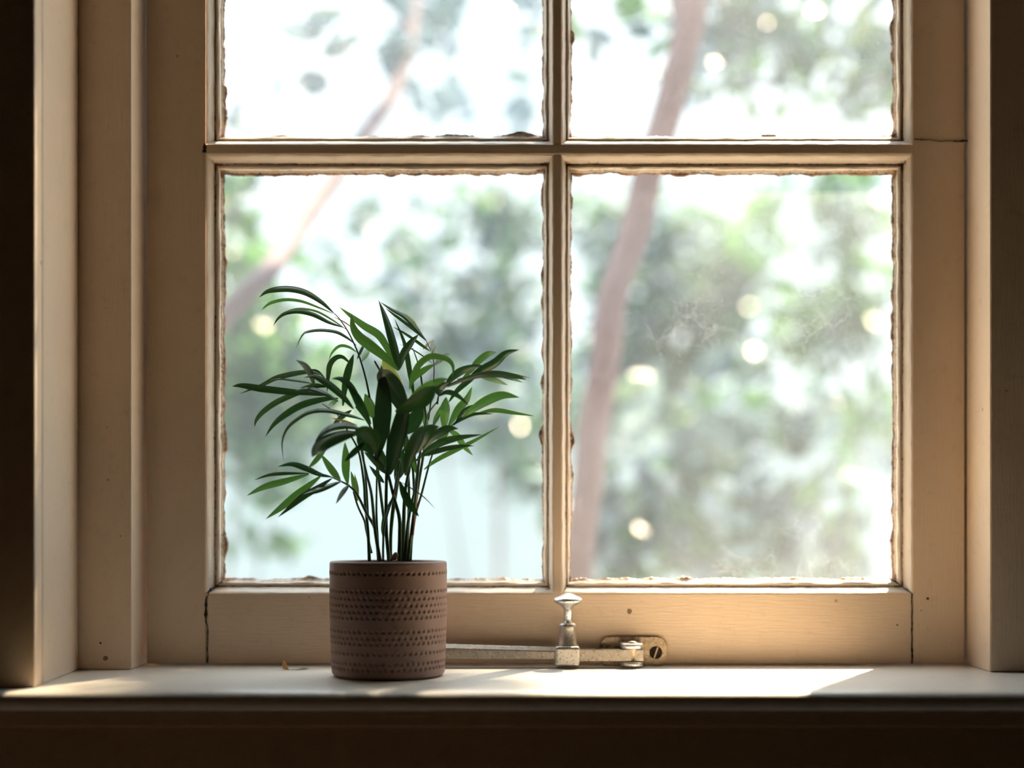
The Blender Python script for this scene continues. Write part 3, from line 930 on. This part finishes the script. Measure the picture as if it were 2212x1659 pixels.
frond([('E', [(560, 1610), (560, 1400), (580, 1100), (700, 700), (760, 400), (790, 200)], 34, 24, -0.02, 0.0),
       ('E', [(665, 1600), (665, 1250), (690, 950), (740, 600), (760, 450)], 40, 70, 0.01, 0.0),
       ('E', [(820, 1610), (840, 1150), (850, 850), (870, 600), (930, 300)], 60, 40, 0.0, -0.01),
       ('E', [(880, 1610), (910, 1000), (915, 600), (900, 350)], 46, 34, 0.01, 0.0),
       ('E', [(960, 1250), (985, 1000), (1010, 800), (1030, 620)], 50, 26, -0.008, -0.008, None, 1),
       ('E', [(960, 900), (985, 700), (970, 350), (940, 250)], 42, 34, 0.012, 0.012)], [
    ('E', [(560, 1280), (565, 1150), (600, 950), (700, 700)], 75, dict(mat='frond', o0=0, o1=0, tilt=0.3)),
    ('E', [(770, 480), (800, 330), (800, 180)], 110, dict(mat='frond', o0=0, o1=0)),
    ('E', [(1030, 420), (990, 300), (960, 220)], 60, dict(mat=G, o0=0, o1=0)),
])

# ------------------------------------------------------------------ casement stay
DS = 1.524
stay = empty('casement_stay', P(1226, 1418, DS) - Vector((0, 0, 0)), label='worn metal casement stay with thumb knob, low on the window rail', category='window stay')


def W(px, d=DS):
    return px / F * d


m = MB()       # long bar, chamfered upper arris, slightly falling to the right
y0, y1 = DS - 0.006, DS + 0.006
xa, xb = P(868, 0, DS).x, P(1212, 0, DS).x
za0, za1, zb0, zb1 = P(0, 1420, DS).z, P(0, 1388, DS).z, P(0, 1424, DS).z, P(0, 1398, DS).z
vs = []
for x, z0, z1 in ((xa, za0, za1), (xb, zb0, zb1)):
    vs += [(x, y0, z0), (x, y0, z1 - 0.0042), (x, y0 + 0.0045, z1), (x, y1, z1), (x, y1, z0)]
m.add(vs, [(0, 5, 6, 1), (1, 6, 7, 2), (2, 7, 8, 3), (3, 8, 9, 4), (4, 9, 5, 0), (0, 1, 2, 3, 4), (9, 8, 7, 6, 5)])
bevel(m.build('bar', M['bar'], stay), 0.0006)
m = MB()       # short end of the bar, running into the fork of the bracket
m.box(P(1238, 0, DS).x, P(1389, 0, DS).x, DS - 0.006, DS + 0.006, P(0, 1428, DS).z, P(0, 1402, DS).z)
bevel(m.build('bar', M['bar'], stay), 0.0007)
m = MB()
m.lathe(P(1291, 0, DS).x, DS - 0.001, [(0.0040, P(0, 1401.6, DS).z), (0.0036, P(0, 1401.2, DS).z)], 20)
m.build('bar_hole', M['crack'], stay)
# slider block
m = MB()
m.box(P(1198, 0, DS).x, P(1252, 0, DS).x, DS - 0.014, DS + 0.012, P(0, 1438, DS).z, P(0, 1394, DS).z)
bevel(m.build('slider_block', M['steel'], stay), 0.0032, 4)
xc = P(1226, 0, DS).x
zf = lambda y: P(0, y, DS).z
m = MB()
m.lathe(xc, DS, [(W(22), zf(1399)), (W(22), zf(1392)), (W(19.5), zf(1388)), (W(18), zf(1358)), (W(18.5), zf(1354)), (W(18), zf(1348)), (W(15), zf(1346)), (W(10), zf(1346))], 40)
m.build('barrel', M['steel'], stay, smooth=True)
m = MB()
m.lathe(xc + 0.0006, DS, [(W(9), zf(1352)), (W(9), zf(1312)), (W(8), zf(1306))], 28)
m.build('spindle', M['shiny'], stay, smooth=True)
m = MB()
m.lathe(xc + 0.0006, DS, [(W(8), zf(1318)), (W(13), zf(1311)), (W(19), zf(1307)), (W(26), zf(1304)), (W(30.5), zf(1300)), (W(31.5), zf(1296)), (W(29), zf(1292)), (W(22), zf(1289)), (W(12), zf(1284)), (W(5), zf(1281.5))], 44)
m.build('thumb_knob', M['shiny'], stay, smooth=True)
# bracket plate with rounded ends
m = MB()
x0, x1, z0, z1 = P(1294, 0, 1.547).x, P(1441, 0, 1.547).x, P(0, 1440, 1.547).z, P(0, 1375, 1.547).z
r = 0.0115
out = []
for cx_, cz_, a0 in ((x1 - r, z1 - r, 0), (x0 + r, z1 - r, 90), (x0 + r, z0 + r, 180), (x1 - r, z0 + r, 270)):
    for i in range(9):
        a = R(a0 + 90 * i / 8)
        out.append((cx_ + r * math.cos(a), cz_ + r * math.sin(a)))
n = len(out)
vs = [(x, 1.5445, z) for x, z in out] + [(x, 1.5497, z) for x, z in out]
m.add(vs, [tuple(range(n))[::-1], tuple(range(n, 2 * n))] + [(i, (i + 1) % n, n + (i + 1) % n, n + i) for i in range(n)])
plate = bevel(m.build('bracket_plate', M['plate'], stay), 0.0008)
m = MB()
sx, sz = P(1417, 1410, 1.543).x, P(1417, 1410, 1.543).z
prof = [(0.0070, 1.5446), (0.0068, 1.5436), (0.0056, 1.5430), (0.0004, 1.5428)]
vs, fs = [], []
for r_, y in prof:
    for k_ in range(28):
        a = 2 * math.pi * k_ / 28
        vs.append((sx + r_ * math.cos(a), y, sz + r_ * math.sin(a)))
for i in range(3):
    for k_ in range(28):
        a, b = i * 28 + k_, i * 28 + (k_ + 1) % 28
        fs.append((a, b, b + 28, a + 28))
m.add(vs, fs)
m.build('screw', M['crack'], plate, smooth=True)
m = MB()
ca, sa = math.cos(R(72)), math.sin(R(72))
h, l = 0.0007, 0.0062
pts = [(-l, -h), (l, -h), (l, h), (-l, h)]
vs = [(sx + a * ca - b * sa, y, sz + a * sa + b * ca) for y in (1.5424, 1.5432) for a, b in pts]
m.add(vs, [(0, 1, 2, 3), (7, 6, 5, 4), (0, 4, 5, 1), (1, 5, 6, 2), (2, 6, 7, 3), (3, 7, 4, 0)])
m.build('screw_slot', M['plate'], plate)
# fork eyes and pin
for (yc, th, nm) in ((1395, 0.0058, 'fork_eye'), (1434, 0.0052, 'fork_eye')):
    m = MB()
    zc_ = zf(yc)
    cx_ = P(1365, 0, DS).x
    rr_ = W(24)
    out = []
    for i in range(17):
        a = R(180 + 180 * i / 16)
        out.append((cx_ + rr_ * math.cos(a), DS + rr_ * math.sin(a)))
    out += [(cx_ + rr_, 1.5448), (cx_ - rr_, 1.5448)]
    n = len(out)
    vs = [(x, y, zc_ - th / 2) for x, y in out] + [(x, y, zc_ + th / 2) for x, y in out]
    m.add(vs, [tuple(range(n))[::-1], tuple(range(n, 2 * n))] + [(i, (i + 1) % n, n + (i + 1) % n, n + i) for i in range(n)])
    bevel(m.build(nm, M['shiny'], stay, smooth=True), 0.0018, 3)
m = MB(); m.lathe(P(1366, 0, DS).x, DS - 0.001, [(0.0055, zf(1438)), (0.0055, zf(1391)), (0.0048, zf(1386)), (0.002, zf(1384.5))], 24)
m.build('pivot_pin', M['plate'], stay, smooth=True)

# ------------------------------------------------------------------ dried petal on the sill
dl = empty('fallen_petal', P(636, 1450, 1.497), label='curled dry yellow and white petal lying on the sill left of the pot', category='petal')


def petal(pts, wid, mat, cup, nm):
    k5 = 160 / 2212
    P3 = []
    for (x, y, off) in pts:
        p = P(580 + x * k5, 1400 + y * k5, 1.497 + off)
        P3.append(p)
    n = 16
    q = spline(P3, n)
    wq = [wid[min(int(i / (n - 1) * (len(wid) - 1)), len(wid) - 2)] * (1 - (i / (n - 1) * (len(wid) - 1)) % 1) + wid[min(int(i / (n - 1) * (len(wid) - 1)), len(wid) - 2) + 1] * ((i / (n - 1) * (len(wid) - 1)) % 1) if i < n - 1 else wid[-1] for i in range(n)]
    vs, fs = [], []
    for i, p in enumerate(q):
        tg = (q[min(i + 1, n - 1)] - q[max(i - 1, 0)]).normalized()
        side = Vector((tg.z, 0, -tg.x)).normalized()
        hw = wq[i] * k5 / F * 1.5 * 0.5
        for j in range(7):
            u = j / 3 - 1
            v = p + side * hw * u + Vector((0, 1, 0)) * (hw * (cup * u + 0.5 * u * u))
            v.z = max(v.z, 0.0006)
            vs.append(v)
    for i in range(n - 1):
        for j in range(6):
            a = i * 7 + j
            fs.append((a, a + 1, a + 8, a + 7))
    o = mesh(nm, vs, fs, mat, dl, smooth=True)
    s_ = o.modifiers.new('thickness', 'SOLIDIFY'); s_.thickness = 0.0003; s_.offset = 0
    return o


petal([(445, 385, 0.004), (460, 470, 0.002), (500, 590, 0), (600, 690, 0), (760, 735, 0), (900, 765, 0)], [50, 120, 175, 90, 50, 10], M['dead'], 0.6, 'dry_lobe')
petal([(680, 720, 0.0), (850, 690, 0.002), (1020, 665, 0.004), (1150, 650, 0.006), (1225, 610, 0.008)], [30, 110, 165, 130, 8], M['deadpale'], 0.9, 'pale_lobe')

# ------------------------------------------------------------------ the garden
m = MB(); m.box(-14, 14, 1.75, 30, -1.15, -1.10)
m.build('ground', M['gravel'], kind='structure')


def leaf_cloud(name, clumps, mats, parent, seed, aspect=0.45, dens=1.0, **tags):
    """clumps: (px, py, rx_px, ry_px, D, depth spread, count, leaf length m)"""
    rng = np.random.default_rng(seed)
    V, Fc, MI = [], [], []
    off = 0
    for (px, py, rx, ry, D, dd, cnt, ll) in clumps:
        cnt = int(cnt * dens)
        u = rng.normal(size=(cnt, 3))
        u /= np.linalg.norm(u, axis=1)[:, None]
        u *= rng.random((cnt, 1)) ** 0.45
        c = np.array(P(px, py, D))
        s = np.array([rx / F * D, dd, ry / F * D])
        cen = c + u * s
        if cnt > 12:          # leaves grow in sprigs, with gaps of sky between
            ng = max(3, cnt // 11)
            which = rng.integers(0, ng, cnt)
            cen = cen[which] + rng.normal(size=(cnt, 3)) * ll * 0.55
        d = rng.normal(size=(cnt, 3)); d[:, 2] -= 0.3; d /= np.linalg.norm(d, axis=1)[:, None]
        e = rng.normal(size=(cnt, 3)); e[:, 2] *= 0.6
        e -= (e * d).sum(1)[:, None] * d
        e /= np.linalg.norm(e, axis=1)[:, None]
        nrm = np.cross(d, e)
        L_ = ll * rng.uniform(0.65, 1.3, (cnt, 1))
        w = L_ * aspect * 0.5
        bend = L_ * 0.12
        pts = [cen - d * L_ * 0.5, cen - d * L_ * 0.2 + e * w * 0.85, cen - d * L_ * 0.2 - e * w * 0.85, cen - d * L_ * 0.2 + nrm * bend,
               cen + d * L_ * 0.15 + e * w, cen + d * L_ * 0.15 - e * w, cen + d * L_ * 0.15 + nrm * bend, cen + d * L_ * 0.5]
        V.append(np.stack(pts, 1).reshape(-1, 3))
        tpl = np.array([(0, 1, 3, 3), (0, 3, 2, 2), (1, 4, 6, 3), (3, 6, 5, 2), (4, 7, 6, 6), (6, 7, 5, 5)])
        mi = rng.integers(0, len(mats), cnt)
        for k_ in range(cnt):
            b = off + k_ * 8
            Fc += [(b, b + 1, b + 3), (b, b + 3, b + 2), (b + 1, b + 4, b + 6, b + 3), (b + 3, b + 6, b + 5, b + 2), (b + 4, b + 7, b + 6), (b + 6, b + 7, b + 5)]
            MI += [int(mi[k_])] * 6
        off += cnt * 8
    V = np.concatenate(V)
    o = mesh(name, [Vector(v) for v in V], Fc, mats, parent, False, MI, **tags)
    return o


def branch(mb, pts, w0, w1):
    """pts: (px, py, D); widths in pixels at that depth"""
    P3 = [P(*p) for p in pts]
    n = 5 * len(P3)
    q = spline(P3, n)
    rad = [0.5 * (w0 + (w1 - w0) * i / (n - 1)) / F * q[i].y for i in range(n)]
    q = [p + Vector((noise.noise(p * 6) * 0.01, 0, 0)) for p in q]
    mb.tube(q, rad, 10)


LA, LB, LC, LD = M['leaf_a'], M['leaf_b'], M['leaf_c'], M['leaf_d']

# slender pinkish tree right behind the glass
t1 = empty('slender_tree', P(1235, 3400, 2.7), label='slender tree with a leaning pinkish-brown trunk beyond the right panes', category='tree')
m = MB()
branch(m, [(1225, 2420, 2.7), (1235, 1500, 2.7), (1258, 1120, 2.7), (1285, 900, 2.7), (1330, 650, 2.7), (1390, 430, 2.7), (1445, 230, 2.7), (1500, 0, 2.7), (1560, -300, 2.7), (1640, -700, 2.7), (1760, -1400, 3.0), (1850, -2100, 3.35)], 66, 66)
branch(m, [(1480, 80, 2.7), (1420, -200, 2.9), (1330, -500, 3.1)], 40, 20)
m.build('trunk', M['trunk'], t1, smooth=True)
leaf_cloud('foliage', [
    (1720, 70, 210, 130, 4.4, 0.5, 170, 0.115), (1620, 40, 110, 100, 4.2, 0.3, 50, 0.12), (1870, 170, 90, 150, 4.6, 0.5, 90, 0.115),
    (1340, 40, 110, 110, 3.6, 0.3, 16, 0.11), (1560, 130, 80, 80, 3.5, 0.2, 14, 0.10), (1800, -350, 400, 220, 4.2, 0.6, 400, 0.10),
    (1980, -2060, 240, 310, 3.35, 0.22, 330, 0.10), (1640, -2250, 220, 260, 3.5, 0.2, 90, 0.09)],
    [LB, M['leaf_e'], LC, LA], t1, 11)

# tree on the left with one branch crossing the lower left pane
t2 = empty('branching_tree', P(300, 3300, 2.8), label='tree beyond the left panes with a thin branch rising to the right', category='tree')
m = MB()
branch(m, [(240, 2350, 2.8), (280, 1600, 2.8), (330, 1000, 2.8), (400, 790, 2.8), (490, 680, 2.8), (575, 590, 2.8), (640, 500, 3.0), (705, 405, 3.2), (780, 300, 3.4), (860, 180, 3.6), (890, 30, 3.8), (900, -150, 4.0)], 60, 34)
m.build('trunk', M['bark_grey'], t2, smooth=True)
leaf_cloud('foliage', [
    (735, 95, 18, 14, 3.0, 0.05, 3, 0.10), (680, 165, 30, 16, 3.0, 0.05, 3, 0.10), (600, 110, 12, 12, 3.0, 0.05, 1, 0.07), (645, 70, 14, 18, 3.0, 0.05, 1, 0.09), (715, 25, 40, 10, 3.0, 0.1, 2, 0.09), (550, 145, 40, 12, 3.2, 0.1, 2, 0.10), (605, 220, 12, 30, 3.2, 0.1, 2, 0.09),
    (880, 40, 50, 30, 3.8, 0.3, 6, 0.11), (865, 160, 40, 60, 3.8, 0.3, 8, 0.11), (960, 240, 60, 25, 4.0, 0.3, 6, 0.11),
    (1060, 30, 110, 45, 4.4, 0.5, 34, 0.11), (980, 120, 60, 40, 4.4, 0.5, 8, 0.11), (1120, 240, 40, 50, 4.8, 0.5, 11, 0.12), (530, 270, 60, 30, 6.0, 0.4, 12, 0.13),
    (520, -420, 360, 240, 4.0, 0.6, 320, 0.10)],
    [M['leaf_e'], M['leaf_e'], LC], t2, 12, 0.6)

bushes = [
    ('leafy_shrub', 'yellow-green leafy shrub low behind the left side of the palm', 'shrub', (380, 1500, 5.0),
     [(560, 760, 130, 120, 4.9, 0.35, 170, 0.12), (530, 940, 110, 90, 4.9, 0.35, 120, 0.12), (650, 820, 100, 90, 5.0, 0.35, 100, 0.12), (520, 560, 90, 160, 5.0, 0.35, 110, 0.12), (600, 1040, 110, 60, 4.9, 0.3, 60, 0.10), (600, 1180, 120, 30, 4.9, 0.3, 12, 0.11)], [LA, LB, LA]),
    ('tall_bush', 'tall grey-green bush behind the middle of the lower left pane', 'bush', (1080, 1500, 6.7),
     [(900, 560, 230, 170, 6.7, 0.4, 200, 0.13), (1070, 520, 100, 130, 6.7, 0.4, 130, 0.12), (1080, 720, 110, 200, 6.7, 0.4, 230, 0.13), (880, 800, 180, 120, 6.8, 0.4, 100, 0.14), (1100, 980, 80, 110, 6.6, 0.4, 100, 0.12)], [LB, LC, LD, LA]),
    ('dense_bush', 'dense mid-green bush behind the right pane beside the leaning trunk', 'bush', (1340, 1500, 7.9),
     [(1520, 600, 150, 170, 7.8, 0.35, 420, 0.14), (1500, 760, 170, 120, 7.9, 0.35, 330, 0.14), (1330, 500, 90, 160, 7.8, 0.35, 170, 0.14), (1360, 780, 100, 160, 7.9, 0.35, 200, 0.14), (1450, 880, 170, 70, 7.9, 0.35, 120, 0.15)], [LB, LA, LA, LC]),
    ('bright_bush', 'bright green sunlit bush behind the right edge of the right pane', 'bush', (2060, 1500, 6.4),
     [(1840, 560, 110, 150, 6.4, 0.35, 130, 0.15), (1800, 720, 140, 80, 6.4, 0.35, 120, 0.15), (1740, 430, 160, 80, 6.4, 0.35, 70, 0.14), (1905, 900, 50, 80, 6.4, 0.3, 34, 0.14)], [LA, LD, LA]),
    ('low_shrub', 'low sprawling shrub with pale leaves beyond the right pane bottom', 'shrub', (1300, 1560, 4.2),
     [(1560, 960, 250, 110, 4.2, 0.35, 60, 0.16), (1460, 1080, 200, 100, 4.1, 0.35, 80, 0.15), (1740, 1110, 190, 80, 4.2, 0.35, 80, 0.15), (1400, 1190, 150, 70, 4.0, 0.3, 60, 0.13), (1640, 1200, 190, 60, 4.0, 0.3, 90, 0.12)], [LD, LB, LA, LC]),
]
for i, (nm, lab, cat, base, cl, mats) in enumerate(bushes):
    b = empty(nm, P(base[0], base[1], base[2]), label=lab, category=cat)
    m = MB()
    bx = base[0]
    zb = VY + (CZ + 1.10) * F / base[2]
    for k_, c in enumerate(cl[:3]):
        branch(m, [(bx, zb, base[2]), ((bx + c[0]) / 2, (zb + c[1]) / 2 + 60, (base[2] + c[4]) / 2), (c[0], c[1], c[4])], 9, 4)
    m.build('stem', M['trunk'], b, smooth=True)
    leaf_cloud('foliage', cl, mats, b, 40 + i, 0.5, 1.0)
# pale hedge closing the garden, sunlit, above a low rendered wall
hedge = empty('far_hedge', (0, 12.5, -1.10), label='long pale sunlit hedge at the back of the garden', category='hedge')
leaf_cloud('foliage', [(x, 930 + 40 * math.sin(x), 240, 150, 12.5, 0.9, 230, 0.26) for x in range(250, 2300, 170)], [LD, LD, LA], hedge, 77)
m = MB(); m.box(-6.5, 6.5, 9.4, 9.6, -1.10, 0.62); m.box(-6.55, 6.55, 9.36, 9.64, 0.62, 0.67)
m.build('garden_wall', M['render'], label='low pale rendered garden wall in front of the far hedge', category='wall')
